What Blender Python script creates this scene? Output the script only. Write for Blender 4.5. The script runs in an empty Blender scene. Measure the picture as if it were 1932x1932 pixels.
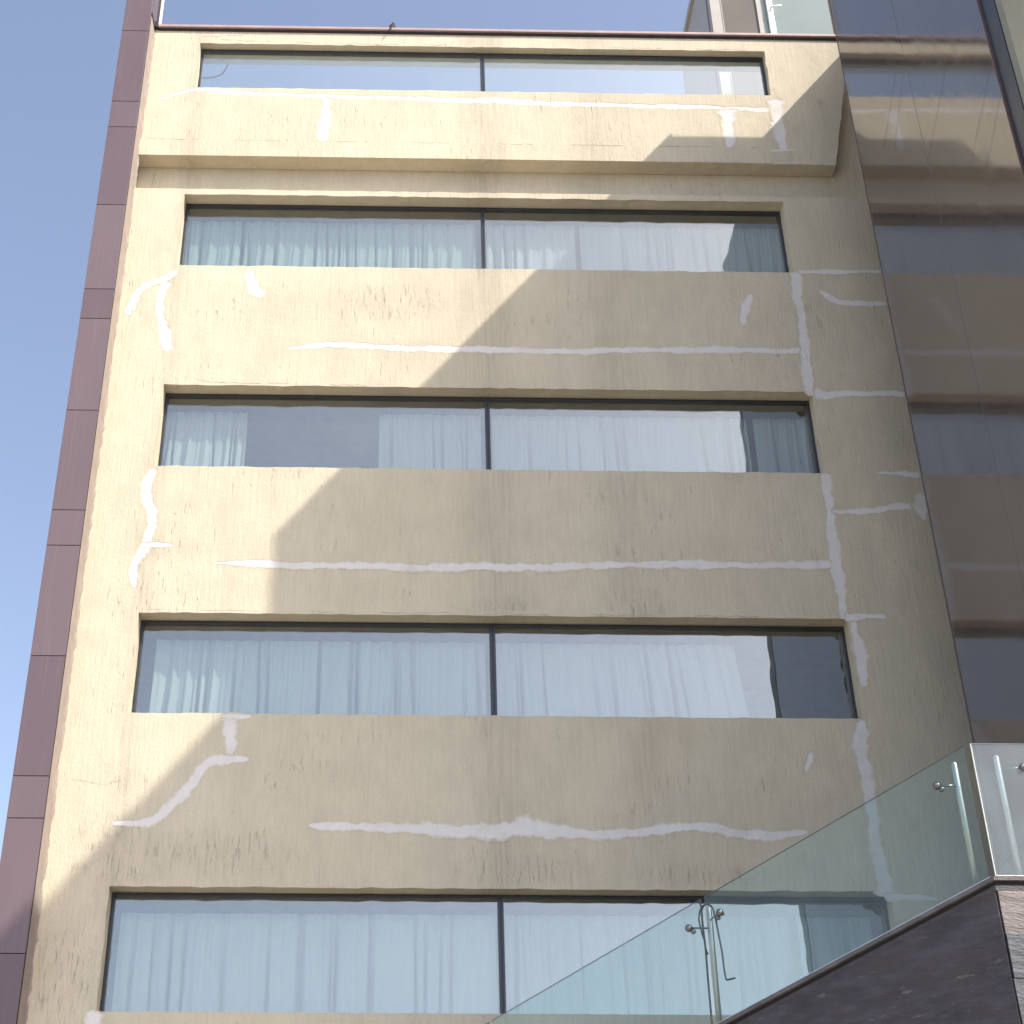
import bpy, bmesh, math, random
from mathutils import Vector, Matrix
random.seed(7)
SC = bpy.context.scene
COL = SC.collection

# ------------------------------------------------------------------ camera, light, exposure
KX, KZ = 1.36, 1.724                      # towards the sun: (KX, -1, KZ)
SUN_EL = math.atan2(KZ, math.hypot(KX, 1.0))
cam_d = bpy.data.cameras.new('camera')
cam = bpy.data.objects.new('camera', cam_d); COL.objects.link(cam)
Rv = Vector((0.99982523, -0.01868545, 0.00060505))
Uv = Vector((-0.01033635, -0.52553321, 0.85071030))
Fv = Vector((0.01557793, 0.85056787, 0.52563450))
cam.matrix_world = Matrix(((Rv.x, Uv.x, -Fv.x, 0.0), (Rv.y, Uv.y, -Fv.y, -15.53),
                           (Rv.z, Uv.z, -Fv.z, 0.0), (0, 0, 0, 1)))
cam_d.sensor_fit = 'HORIZONTAL'; cam_d.sensor_width = 36.0
cam_d.lens = 36.0 * 3000.0 / 1932.0
cam_d.shift_x = 0.08294
cam_d.clip_end = 3000.0
SC.camera = cam

world = bpy.data.worlds.new('World'); SC.world = world; world.use_nodes = True
wn = world.node_tree.nodes; wl = world.node_tree.links
bg = wn['Background']
sky = wn.new('ShaderNodeTexSky'); sky.sky_type = 'NISHITA'; sky.sun_disc = False
sky.sun_elevation = SUN_EL
sky.sun_rotation = math.atan2(KX, -1.0)
sky.altitude = 200; sky.air_density = 0.75; sky.dust_density = 2.6; sky.ozone_density = 0.0
hs = wn.new('ShaderNodeHueSaturation'); hs.inputs['Saturation'].default_value = 0.85
wl.new(sky.outputs[0], hs.inputs['Color']); wl.new(hs.outputs[0], bg.inputs[0]); bg.inputs[1].default_value = 0.118
sun_d = bpy.data.lights.new('sun', 'SUN'); sun = bpy.data.objects.new('sun', sun_d); COL.objects.link(sun)
sun_d.energy = 2.4; sun_d.angle = math.radians(0.53); sun_d.color = (1.0, 0.93, 0.82)
sun.rotation_euler = Vector((KX, -1.0, KZ)).to_track_quat('Z', 'Y').to_euler()
SC.view_settings.view_transform = 'Standard'; SC.view_settings.look = 'None'
SC.view_settings.gamma = 1.0; SC.view_settings.exposure = 1.51
SC.view_settings.use_curve_mapping = False

# ------------------------------------------------------------------ material helpers
def newmat(name):
    m = bpy.data.materials.new(name); m.use_nodes = True
    nt = m.node_tree; nt.nodes.clear()
    out = nt.nodes.new('ShaderNodeOutputMaterial')
    return m, nt, out
class NT:
    def __init__(s, nt): s.nt = nt; s.L = nt.links
    def n(s, typ, **kw):
        nd = s.nt.nodes.new(typ)
        for k, v in kw.items(): setattr(nd, k, v)
        return nd
    def link(s, a, b): s.L.new(a, b)
    def coord(s):
        return s.n('ShaderNodeNewGeometry').outputs['Position']
    def noise(s, vec, scale3, scale=1.0, detail=3.0, rough=0.55):
        mp = s.n('ShaderNodeMapping'); mp.inputs['Scale'].default_value = scale3
        s.link(vec, mp.inputs['Vector'])
        t = s.n('ShaderNodeTexNoise'); t.inputs['Scale'].default_value = scale
        t.inputs['Detail'].default_value = detail; t.inputs['Roughness'].default_value = rough
        s.link(mp.outputs[0], t.inputs['Vector'])
        return t.outputs['Fac']
    def ramp(s, fac, a, b, lo=0.0, hi=1.0):
        r = s.n('ShaderNodeMapRange'); r.inputs['From Min'].default_value = a
        r.inputs['From Max'].default_value = b; r.inputs['To Min'].default_value = lo
        r.inputs['To Max'].default_value = hi
        s.link(fac, r.inputs['Value']); return r.outputs[0]
    def math(s, op, a, b=None):
        m = s.n('ShaderNodeMath', operation=op)
        for i, v in enumerate((a, b)):
            if v is None: continue
            if isinstance(v, (int, float)): m.inputs[i].default_value = v
            else: s.link(v, m.inputs[i])
        return m.outputs[0]
    def mix(s, fac, a, b, mode='MIX'):
        m = s.n('ShaderNodeMix', data_type='RGBA', blend_type=mode)
        if isinstance(fac, (int, float)): m.inputs[0].default_value = fac
        else: s.link(fac, m.inputs[0])
        for i, v in ((6, a), (7, b)):
            if isinstance(v, tuple): m.inputs[i].default_value = (*v, 1)
            else: s.link(v, m.inputs[i])
        return m.outputs[2]
    def sep(s, vec):
        x = s.n('ShaderNodeSeparateXYZ'); s.link(vec, x.inputs[0]); return x.outputs
    def bump(s, h, strength, dist):
        b = s.n('ShaderNodeBump'); b.inputs['Strength'].default_value = strength
        b.inputs['Distance'].default_value = dist; s.link(h, b.inputs['Height']); return b.outputs[0]
def principled(N, out, col, rough=0.6, metal=0.0, normal=None, spec=0.5, ior=None):
    p = N.n('ShaderNodeBsdfPrincipled')
    if isinstance(col, tuple): p.inputs['Base Color'].default_value = (*col, 1)
    else: N.link(col, p.inputs['Base Color'])
    if isinstance(rough, (int, float)): p.inputs['Roughness'].default_value = rough
    else: N.link(rough, p.inputs['Roughness'])
    p.inputs['Metallic'].default_value = metal
    p.inputs['Specular IOR Level'].default_value = spec
    if ior: p.inputs['IOR'].default_value = ior
    if normal is not None: N.link(normal, p.inputs['Normal'])
    N.link(p.outputs[0], out.inputs[0]); return p
def simple(name, col, rough=0.6, metal=0.0, spec=0.5, vary=0.12, vscale=6.0, bump=0.0):
    m, nt, out = newmat(name); N = NT(nt); v = N.coord()
    f = N.noise(v, (1, 1, 1), vscale, 4)
    c = N.mix(N.ramp(f, 0.3, 0.7), tuple(x * (1 - vary) for x in col), tuple(min(1, x * (1 + vary)) for x in col))
    nr = N.bump(N.noise(v, (1, 1, 1), vscale * 12, 3), 0.5, bump) if bump else None
    principled(N, out, c, rough, metal, nr, spec); return m

def make_plaster(name, light, dark, grime, filler=False):
    m, nt, out = newmat(name); N = NT(nt); v = N.coord(); x = N.sep(v)
    big = N.noise(v, (1, 1, 1), 0.55, 4)
    c = N.mix(N.ramp(big, 0.32, 0.68), dark, light)
    blot = N.noise(v, (1, 1, 0.75), 3.0, 5, 0.6)
    c = N.mix(N.ramp(blot, 0.45, 0.8, 0, 0.35), c, tuple(a * 0.72 for a in dark))
    comb = N.noise(v, (16, 16, 1.5), 1.6, 4, 0.65)          # vertically combed render
    c = N.mix(N.ramp(comb, 0.35, 0.75, 0, 0.22), c, tuple(a * 0.6 for a in dark))
    fine = N.noise(v, (1, 1, 0.6), 46, 3)
    c = N.mix(N.ramp(fine, 0.3, 0.75, 0, 0.16), c, tuple(a * 0.5 for a in dark))
    patch = N.noise(v, (0.8, 0.8, 1.0), 1.15, 3)
    tick = N.noise(v, (20, 20, 3.0), 1.3, 3, 0.6)           # flaked grooves, in clusters
    tk = N.math('MULTIPLY', N.ramp(tick, 0.60, 0.68), N.ramp(patch, 0.48, 0.62))
    c = N.mix(N.math('MULTIPLY', tk, 0.16), c, grime)
    pit = N.noise(v, (9, 9, 6), 1.4, 3, 0.6)
    pk = N.math('MULTIPLY', N.ramp(pit, 0.70, 0.76), N.ramp(patch, 0.50, 0.60))
    c = N.mix(N.math('MULTIPLY', pk, 0.3), c, grime)
    def spot(cx, cz, rx, rz):
        a = N.math('DIVIDE', N.math('SUBTRACT', x[0], cx), rx); d = N.math('DIVIDE', N.math('SUBTRACT', x[2], cz), rz)
        return N.ramp(N.math('ADD', N.math('MULTIPLY', a, a), N.math('MULTIPLY', d, d)), 1.0, 0.2, 0, 1)
    sp = None
    for q in ((-1.9, 5.52, 1.15, 0.28), (-2.9, 5.5, 0.6, 0.5), (2.62, 8.42, 0.5, 0.22), (3.2, 5.32, 0.9, 0.16), (1.2, 5.35, 0.8, 0.2), (-0.2, 12.65, 0.9, 0.35), (-3.2, 4.3, 0.5, 0.7), (1.2, 8.4, 0.5, 0.12)):
        s1 = spot(*q); sp = s1 if sp is None else N.math('MAXIMUM', sp, s1)
    tick2 = N.noise(v, (26, 26, 4.2), 1.1, 4, 0.65)
    tk2 = N.math('MULTIPLY', N.ramp(tick2, 0.55, 0.68), sp)
    c = N.mix(N.math('MULTIPLY', tk2, 0.32), c, grime)
    c = N.mix(N.math('MULTIPLY', sp, 0.05), c, grime)
    tk = N.math('MAXIMUM', tk, tk2)
    stain = N.math('MULTIPLY', N.ramp(N.noise(v, (2.2, 2.2, 0.5), 1.0, 5, 0.6), 0.50, 0.75), 0.26)
    c = N.mix(stain, c, (0.38, 0.335, 0.265))
    # dirty run-off below the mullions and the window corners
    def runs(x0, w, amt):
        nx = N.noise(v, (1, 1, 0.35), 5.0, 3)
        xx = N.math('ADD', x[0], N.math('MULTIPLY', N.math('SUBTRACT', nx, 0.5), 0.45))
        d = N.math('ABSOLUTE', N.math('SUBTRACT', xx, x0))
        f = N.ramp(d, w * 1.8, w * 0.15, 0, 1)
        st = N.noise(v, (22, 22, 0.8), 1.2, 3)
        return N.math('MULTIPLY', N.math('MULTIPLY', f, N.ramp(st, 0.25, 0.7)), amt)
    c = N.mix(runs(1.04, 0.24, 0.34), c, grime)
    c = N.mix(runs(-2.86, 0.10, 0.3), c, grime)
    c = N.mix(runs(2.55, 0.25, 0.22), c, grime)
    green = N.ramp(x[0], 4.6, 6.2, 0, 1)                     # greener grey on the last pier, the tower's shade put into the colour
    gn = N.ramp(N.noise(v, (1.3, 1.3, 0.5), 1.4, 4), 0.35, 0.65)
    c = N.mix(N.math('MULTIPLY', N.math('MULTIPLY', green, gn), 0.45), c, (0.36, 0.36, 0.31))
    if filler:      # trowelled filler, thinning out to the render at its feathered edges
        f = N.noise(v, (1, 1, 1), 7, 4)
        fc = N.mix(N.ramp(f, 0.3, 0.7), (0.645, 0.622, 0.618), (0.700, 0.676, 0.672))
        at = N.n('ShaderNodeAttribute', attribute_name='edge')
        e = N.math('ADD', at.outputs['Fac'], N.math('MULTIPLY', N.math('SUBTRACT', N.noise(v, (1, 1, 1), 20, 6, 0.7), 0.5), 1.3))
        al = N.math('MULTIPLY', N.ramp(e, 0.15, 0.85, 0, 0.94), N.ramp(N.noise(v, (1, 1, 1), 3.2, 5, 0.65), 0.28, 0.50, 0.62, 1.0))
        c = N.mix(al, c, fc)
        comb = N.math('MULTIPLY', comb, N.math('SUBTRACT', 1.0, al)); fine = N.math('MULTIPLY', fine, N.math('SUBTRACT', 1.0, N.math('MULTIPLY', al, 0.7)))
    h = N.math('ADD', N.math('MULTIPLY', comb, 0.7), N.math('MULTIPLY', fine, 0.5))
    h = N.math('SUBTRACT', h, N.math('MULTIPLY', tk, 0.8))
    h = N.math('ADD', h, N.math('MULTIPLY', N.noise(v, (1, 1, 1), 2.2, 3), 1.2))
    principled(N, out, c, 0.92, 0, N.bump(h, 0.75, 0.012), 0.25); return m

M = {}
M['plaster'] = make_plaster('cream_plaster', (0.632, 0.566, 0.440), (0.570, 0.508, 0.391), (0.20, 0.175, 0.145))
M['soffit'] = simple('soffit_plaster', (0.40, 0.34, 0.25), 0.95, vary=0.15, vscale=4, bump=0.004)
M['greysoffit'] = simple('grey_soffit_paint', (0.50, 0.52, 0.55), 0.9, vary=0.08)
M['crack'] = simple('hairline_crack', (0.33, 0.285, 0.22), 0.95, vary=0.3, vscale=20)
M['olive'] = simple('olive_render', (0.265, 0.262, 0.215), 0.9, vary=0.08, vscale=2.0, bump=0.006)
M['patch'] = make_plaster('white_filler', (0.632, 0.566, 0.440), (0.570, 0.508, 0.391), (0.20, 0.175, 0.145), True)
M['frame'] = simple('dark_frame', (0.045, 0.050, 0.064), 0.35, 0.3, vary=0.1)
M['room'] = simple('room_paint', (0.30, 0.30, 0.30), 0.9)
M['body'] = simple('rear_render', (0.45, 0.40, 0.31), 0.9)
M['ground'] = simple('street_concrete', (0.285, 0.255, 0.21), 0.9, vary=0.25, vscale=0.4, bump=0.004)
M['purple'] = simple('purple_brown_panel', (0.132, 0.092, 0.108), 0.38, 0.0, vary=0.05, vscale=1.5)
def make_panel():
    m, nt, out = newmat('purple_brown_panel'); N = NT(nt); v = N.coord()
    oi = N.n('ShaderNodeObjectInfo')
    f = N.math('ADD', N.math('MULTIPLY', N.noise(v, (1.5, 1.5, 0.5), 1.0, 4), 0.6), N.math('MULTIPLY', oi.outputs['Random'], 0.5))
    c = N.mix(N.ramp(f, 0.2, 0.95), (0.112, 0.078, 0.091), (0.150, 0.108, 0.124))
    st = N.noise(v, (30, 30, 0.7), 1.0, 4)
    c = N.mix(N.ramp(st, 0.55, 0.8, 0, 0.22), c, (0.25, 0.215, 0.205))
    principled(N, out, c, N.ramp(f, 0.2, 0.9, 0.38, 0.5), 0, None, 0.45); return m
M['purple'] = make_panel()
M['joint'] = simple('dark_joint', (0.02, 0.017, 0.018), 0.8)
M['coping'] = simple('brown_metal_coping', (0.40, 0.29, 0.28), 0.4, 0.1, vary=0.1)
M['edge_trim'] = simple('brown_edge_trim', (0.14, 0.10, 0.10), 0.4, 0.2)
M['return'] = simple('pinkish_return_render', (0.27, 0.225, 0.20), 0.92, vary=0.12, vscale=5, bump=0.004)
M['slate_cap'] = None
M['steel'] = simple('brushed_steel', (0.55, 0.55, 0.54), 0.34, 0.9, vary=0.08, vscale=14)
M['darksteel'] = simple('dark_steel', (0.20, 0.20, 0.20), 0.3, 0.9, vary=0.1)
M['cable'] = simple('black_cable', (0.010, 0.011, 0.014), 0.5)
M['bird'] = simple('black_feathers', (0.006, 0.006, 0.009), 0.8)
M['white'] = simple('white_frame', (0.78, 0.80, 0.79), 0.4, vary=0.04)
M['greyframe'] = simple('grey_frame', (0.33, 0.31, 0.29), 0.5, vary=0.06)
M['teal'] = simple('frosted_glass', (0.17, 0.215, 0.212), 0.25, vary=0.05, vscale=1.5)
M['browndark'] = simple('brown_tinted_panel', (0.10, 0.085, 0.07), 0.3, vary=0.15, vscale=2)

def make_slate(name, a, b):
    m, nt, out = newmat(name); N = NT(nt); v = N.coord()
    # cleft runs along the rake
    mp = N.n('ShaderNodeMapping'); mp.inputs['Rotation'].default_value = (0.19, -0.19, 0)
    N.link(v, mp.inputs[0])
    cl = N.noise(mp.outputs[0], (2.2, 2.2, 9), 1.6, 6, 0.65)
    big = N.noise(v, (1, 1, 1), 1.7, 3)
    c = N.mix(N.ramp(big, 0.3, 0.7), a, b)
    c = N.mix(N.ramp(cl, 0.44, 0.70, 0, 0.85), c, tuple(min(1, k * 2.0) for k in a))
    fl = N.noise(mp.outputs[0], (4, 4, 16), 1.5, 4, 0.6)
    c = N.mix(N.ramp(fl, 0.63, 0.74, 0, 0.7), c, (0.20, 0.18, 0.17))
    h = N.math('ADD', cl, N.math('MULTIPLY', N.noise(v, (1, 1, 2.5), 30, 4), 0.35))
    principled(N, out, c, 0.62, 0, N.bump(h, 0.9, 0.03), 0.35); return m
M['slate'] = make_slate('dark_slate', (0.047, 0.043, 0.050), (0.074, 0.065, 0.064))
M['slate_grey'] = make_slate('blue_grey_slate', (0.070, 0.076, 0.090), (0.10, 0.10, 0.105))
M['slate_cap'] = make_slate('grey_stone_cap', (0.10, 0.092, 0.092), (0.135, 0.12, 0.118))
M['slate_pink'] = make_slate('pinkish_slate', (0.130, 0.113, 0.110), (0.165, 0.145, 0.140))

def make_cladding():
    m, nt, out = newmat('glossy_brown_cladding'); N = NT(nt); v = N.coord()
    f = N.noise(v, (1, 1, 0.5), 0.9, 3)
    c = N.mix(N.ramp(f, 0.3, 0.7), (0.078, 0.061, 0.058), (0.098, 0.076, 0.070))
    smear = N.noise(v, (5, 5, 0.35), 1.5, 4)
    w = N.noise(v, (0.8, 1.3, 1.1), 1.0, 2, 0.4)
    rg = N.ramp(smear, 0.3, 0.75, 0.05, 0.13)
    principled(N, out, c, rg, 0, N.bump(w, 1.0, CLAD_WAVE), 0.5, CLAD_IOR); return m
CLAD_WAVE, CLAD_IOR = 0.0038, 2.25
M['clad'] = make_cladding()

def make_glass(name, tint, refl, wave, wscale, reflcol=(1.0, 0.97, 0.92), haze=0.0, hazecol=(0.8, 0.85, 0.85), edge=True):
    m, nt, out = newmat(name); N = NT(nt); v = N.coord()
    tr = N.n('ShaderNodeBsdfTransparent'); tr.inputs[0].default_value = (*tint, 1)
    gl = N.n('ShaderNodeBsdfGlossy'); gl.inputs['Color'].default_value = (*reflcol, 1)
    gl.inputs['Roughness'].default_value = 0.0
    if wave: N.link(N.bump(N.noise(v, (1, 1, 0.8), wscale, 2, 0.4), 1.0, wave), gl.inputs['Normal'])
    lw = N.n('ShaderNodeLayerWeight'); lw.inputs['Blend'].default_value = 0.5
    f = N.math('ADD', N.math('MULTIPLY', N.math('POWER', lw.outputs['Facing'], 4.0), 0.7), refl)
    mx = N.n('ShaderNodeMixShader'); N.link(f, mx.inputs[0])
    src = tr.outputs[0]
    if haze:
        df = N.n('ShaderNodeBsdfDiffuse'); df.inputs[0].default_value = (*hazecol, 1)
        tl = N.n('ShaderNodeBsdfTranslucent'); tl.inputs[0].default_value = (*hazecol, 1)
        m2 = N.n('ShaderNodeMixShader'); m2.inputs[0].default_value = 0.5
        N.link(df.outputs[0], m2.inputs[1]); N.link(tl.outputs[0], m2.inputs[2])
        m3 = N.n('ShaderNodeMixShader')
        hz = N.ramp(N.noise(v, (1, 1, 0.45), 2.4, 6, 0.65), 0.3, 0.75, haze * 0.5, haze * 1.9)
        N.link(hz, m3.inputs[0]); N.link(tr.outputs[0], m3.inputs[1]); N.link(m2.outputs[0], m3.inputs[2])
        src = m3.outputs[0]
    N.link(src, mx.inputs[1]); N.link(gl.outputs[0], mx.inputs[2])
    N.link(mx.outputs[0], out.inputs[0]); return m
M['glass'] = make_glass('reflective_window_glass', (0.92, 0.98, 0.975), 0.19, 0.0026, 1.5, haze=0.03, hazecol=(0.62, 0.66, 0.66))
M['clearglass'] = make_glass('balustrade_glass', (0.885, 0.945, 0.93), 0.03, 0.0, 1.0, haze=0.034, hazecol=(0.72, 0.80, 0.78))
M['frostglass'] = make_glass('dusty_balustrade_glass', (0.90, 0.95, 0.95), 0.04, 0.0, 1.0, haze=0.10, hazecol=(0.70, 0.78, 0.82))

def make_curtain(name, col):
    m, nt, out = newmat(name); N = NT(nt); v = N.coord()
    f = N.noise(v, (7, 7, 0.6), 1.5, 3)
    c = N.mix(N.ramp(f, 0.3, 0.7), tuple(a * 0.9 for a in col), col)
    df = N.n('ShaderNodeBsdfDiffuse'); N.link(c, df.inputs[0])
    tl = N.n('ShaderNodeBsdfTranslucent'); N.link(c, tl.inputs[0])
    mx = N.n('ShaderNodeMixShader'); mx.inputs[0].default_value = 0.18
    N.link(df.outputs[0], mx.inputs[1]); N.link(tl.outputs[0], mx.inputs[2])
    N.link(mx.outputs[0], out.inputs[0]); return m
M['curtain'] = make_curtain('white_curtain_cloth', (0.50, 0.51, 0.50))
M['curtain_teal'] = make_curtain('pale_green_curtain_cloth', (0.40, 0.48, 0.455))

# ------------------------------------------------------------------ object helpers
def obj(name, bm, mat, parent=None, smooth=False):
    me = bpy.data.meshes.new(name)
    bmesh.ops.recalc_face_normals(bm, faces=bm.faces[:])
    if smooth:
        for f in bm.faces: f.smooth = True
    bm.to_mesh(me); bm.free()
    o = bpy.data.objects.new(name, me); COL.objects.link(o)
    if mat is not None: me.materials.append(mat)
    if parent is not None:
        o.parent = parent
        o.matrix_parent_inverse = parent.matrix_world.inverted()
    return o
def tag(o, label=None, cat=None, group=None, kind=None):
    if label: o['label'] = label
    if cat: o['category'] = cat
    if group: o['group'] = group
    if kind: o['kind'] = kind
    return o
def thing(name, label, cat, loc, group=None):
    o = bpy.data.objects.new(name, None); COL.objects.link(o); o.location = loc
    o.matrix_world = Matrix.Translation(loc)
    return tag(o, label, cat, group)
def box(bm, a, b, bevel=0.0):
    x0, y0, z0 = (min(a[i], b[i]) for i in range(3)); x1, y1, z1 = (max(a[i], b[i]) for i in range(3))
    vs = [bm.verts.new(p) for p in ((x0,y0,z0),(x1,y0,z0),(x1,y1,z0),(x0,y1,z0),(x0,y0,z1),(x1,y0,z1),(x1,y1,z1),(x0,y1,z1))]
    fs = [bm.faces.new([vs[i] for i in q]) for q in ((0,3,2,1),(4,5,6,7),(0,1,5,4),(1,2,6,5),(2,3,7,6),(3,0,4,7))]
    if bevel:
        es = list({e for f in fs for e in f.edges})
        bmesh.ops.bevel(bm, geom=es, offset=bevel, segments=1, affect='EDGES')
def B(name, a, b, mat, parent=None, bevel=0.0):
    bm = bmesh.new(); box(bm, a, b, bevel); return obj(name, bm, mat, parent)
def tube(bm, pts, r, seg=10, cap=True):
    pts = [Vector(p) for p in pts]; rings = []
    prev = None
    for i, p in enumerate(pts):
        t = (pts[min(i + 1, len(pts) - 1)] - pts[max(i - 1, 0)]).normalized()
        ref = prev if prev is not None else (Vector((0, 0, 1)) if abs(t.z) < 0.9 else Vector((1, 0, 0)))
        u = t.cross(ref).normalized(); w = u.cross(t).normalized(); prev = w
        rr = r[i] if isinstance(r, (list, tuple)) else r
        rings.append([bm.verts.new(p + (u * math.cos(2*math.pi*k/seg) + w * math.sin(2*math.pi*k/seg)) * rr) for k in range(seg)])
    for a, b in zip(rings, rings[1:]):
        for k in range(seg): bm.faces.new((a[k], a[(k+1) % seg], b[(k+1) % seg], b[k]))
    if cap: bm.faces.new(rings[0][::-1]); bm.faces.new(rings[-1])
def smooth_pts(pts, n=4):
    P = [Vector(p) for p in pts]; out = []
    for i in range(len(P) - 1):
        p0, p1, p2, p3 = P[max(i-1,0)], P[i], P[i+1], P[min(i+2,len(P)-1)]
        for k in range(n):
            t = k / n
            out.append(0.5*((2*p1)+(p2-p0)*t+(2*p0-5*p1+4*p2-p3)*t*t+(3*p1-p0-3*p2+p3)*t**3))
    out.append(P[-1]); return out
def prism(bm, poly, d):
    d = Vector(d); a = [bm.verts.new(p) for p in poly]; b = [bm.verts.new(Vector(p) + d) for p in poly]
    bm.faces.new(a); bm.faces.new(b[::-1])
    for i in range(len(a)):
        j = (i + 1) % len(a); bm.faces.new((a[j], a[i], b[i], b[j]))
def fill(breaks, step):
    out = []
    for a, b in zip(breaks, breaks[1:]):
        n = max(1, round((b - a) / step)); out += [a + (b - a) * k / n for k in range(n)]
    return out + [breaks[-1]]
def wall_grid(name, xs, zs, solid, y0, y1, mat, parent, step=0.13, jit=0.004, xmap=None):
    """a wall with openings: worn, slightly wandering arrises on the front face, plain back"""
    X, Z = fill(xs, step), fill(zs, step)
    nx, nz = len(X) - 1, len(Z) - 1
    S = [[solid((X[i]+X[i+1])/2, (Z[j]+Z[j+1])/2) for j in range(nz)] for i in range(nx)]
    def sol(i, j): return 0 <= i < nx and 0 <= j < nz and S[i][j]
    bm = bmesh.new(); F = {}; K = {}
    rnd = random.Random(name)
    for i in range(nx + 1):
        for j in range(nz + 1):
            c = [sol(i-1,j-1), sol(i,j-1), sol(i-1,j), sol(i,j)]
            if not any(c): continue
            x, z = X[i], Z[j]
            if xmap: x = xmap(x, z)
            dx = dz = 0.0
            if not all(c):
                dx = rnd.gauss(0, jit); dz = rnd.gauss(0, jit)
            dy = 0.004 * math.sin(x * 1.7 + z * 0.6) + 0.003 * math.sin(z * 2.3 - x * 0.7)
            F[i, j] = bm.verts.new((x + dx, y0 + dy * 0.0, z + dz)); K[i, j] = bm.verts.new((x, y1, z))
    for i in range(nx):
        for j in range(nz):
            if not S[i][j]: continue
            q = ((i, j), (i+1, j), (i+1, j+1), (i, j+1))
            bm.faces.new([F[k] for k in q]); bm.faces.new([K[k] for k in q][::-1])
            for (a, b), (di, dj) in zip(((q[0], q[1]), (q[1], q[2]), (q[2], q[3]), (q[3], q[0])), ((0,-1),(1,0),(0,1),(-1,0))):
                if not sol(i + di, j + dj): bm.faces.new((F[b], F[a], K[a], K[b]))
    return obj(name, bm, mat, parent)

# ------------------------------------------------------------------ ground
bm = bmesh.new()
n = 24
for k in range(n): bm.verts.new((900 * math.cos(2*math.pi*k/n), 900 * math.sin(2*math.pi*k/n), -1.6))
bm.faces.new(bm.verts[:])
tag(obj('ground', bm, M['ground']), 'grey concrete street level ground below the buildings', 'ground', kind='structure')

# ------------------------------------------------------------------ cream building
XL, XR = -2.885, 4.95                       # window openings
XA, XB = -3.57, 7.2                         # facade ends
WIN = [(13.235, 14.44), (10.19, 11.365), (7.055, 8.26), (3.93, 5.165), (0.85, 2.06)]   # sill, head
bld = thing('apartment_building', 'cream plastered apartment block with ribbon windows and white crack repairs', 'building', (1.8, 6, -1.6))
breaks = [-1.6] + sorted(v for w in WIN for v in w) + [14.53]
def in_open(x, z): return XL < x < XR and any(a < z < b for a, b in WIN)
wall_grid('wall', [XA, XL, XR, XB], breaks, lambda x, z: not in_open(x, z), 0.0, 0.262, M['plaster'], bld)
# groove between the main face and the parapet beam
B('recess_wall', (XA, 0.232, 14.535), (XB, 0.40, 15.112), M['plaster'], bld)
B('ledge', (XA, 0.012, 14.515), (XB, 0.30, 14.533), M['plaster'], bld)
def par_x(x, z):
    if x <= 5.02: return x
    xe = 5.745 + (z - 15.115) * 0.212
    return 5.02 + (x - 5.02) * (xe - 5.02) / (6.05 - 5.02)
W1 = (16.40, 17.27)
wall_grid('parapet_wall', [XA, XL, 5.02, 6.05], [15.115, 15.405, 16.40, 17.27, 17.535],
          lambda x, z: not (XL < x < 5.02 and W1[0] < z < W1[1]), 0.0, 0.225, M['plaster'], bld, xmap=par_x)
# thicker lower lip of the parapet beam, with an uneven upper edge
bm = bmesh.new()
xs = fill([XA + 0.004, 4.9], 0.09); top = []; bot = []
rl = random.Random(3)
for x in xs:
    z = 15.402 + rl.gauss(0, 0.006) + 0.004 * math.sin(x * 3)
    top.append((bm.verts.new((x, -0.013, z)), bm.verts.new((x, 0.003, z + 0.006))))
    bot.append((bm.verts.new((x, -0.014, 15.117)), bm.verts.new((x, 0.02, 15.112))))
for i in range(len(xs) - 1):
    bm.faces.new((top[i][0], top[i+1][0], bot[i+1][0], bot[i][0]))
    bm.faces.new((top[i][1], top[i+1][1], top[i+1][0], top[i][0]))
    bm.faces.new((bot[i][0], bot[i+1][0], bot[i+1][1], bot[i][1]))
obj('beam_lip', bm, M['plaster'], bld)
B('return_wall', (5.30, 0.232, 15.112), (XB, 0.40, 17.50), M['plaster'], bld)
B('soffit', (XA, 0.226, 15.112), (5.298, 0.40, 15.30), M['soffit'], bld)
B('lintel_beam', (XA, 0.2265, 17.272), (5.298, 0.385, 17.53), M['greysoffit'], bld)
B('inner_parapet', (XA, 0.2265, 15.302), (5.298, 0.385, 16.385), M['body'], bld)
# coping with its bracket end
cp = B('coping', (-3.50, -0.050, 17.542), (6.30, 0.42, 17.592), M['coping'], bld, 0.006)
B('coping_flashing', (-3.50, -0.018, 17.505), (6.25, -0.004, 17.5415), M['joint'], cp)
bm = bmesh.new(); box(bm, (-3.56, -0.06, 17.52), (-3.502, 0.05, 17.64), 0.006); obj('end_cap', bm, M['joint'], cp)
# rest of the block
B('side_wall', (XA, 0.265, -1.6), (XA + 0.25, 12, 14.50), M['body'], bld)
B('side_wall', (XA, 0.41, 14.501), (XA + 0.25, 12, 16.10), M['body'], bld)
B('side_wall', (XB - 0.25, 0.41, -1.6), (XB, 12, 16.10), M['body'], bld)
B('rear_wall', (XA + 0.25, 11.75, -1.6), (XB - 0.25, 12, 16.10), M['body'], bld)
B('roof_slab', (XA, 0.41, 16.10), (XB, 12, 16.28), M['body'], bld)
for k in range(5):
    zf = WIN[k][0] - 0.75; zc = WIN[k][1] + 0.22
    bm = bmesh.new(); box(bm, (XA + 0.26, 0.264, zf), (XB - 0.26, 4.5, zc))
    front = [f for f in bm.faces if all(abs(v.co.y - 0.264) < 1e-4 for v in f.verts)]
    bmesh.ops.delete(bm, geom=front, context='FACES_ONLY')
    obj('room', bm, M['room'], bld)

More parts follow.
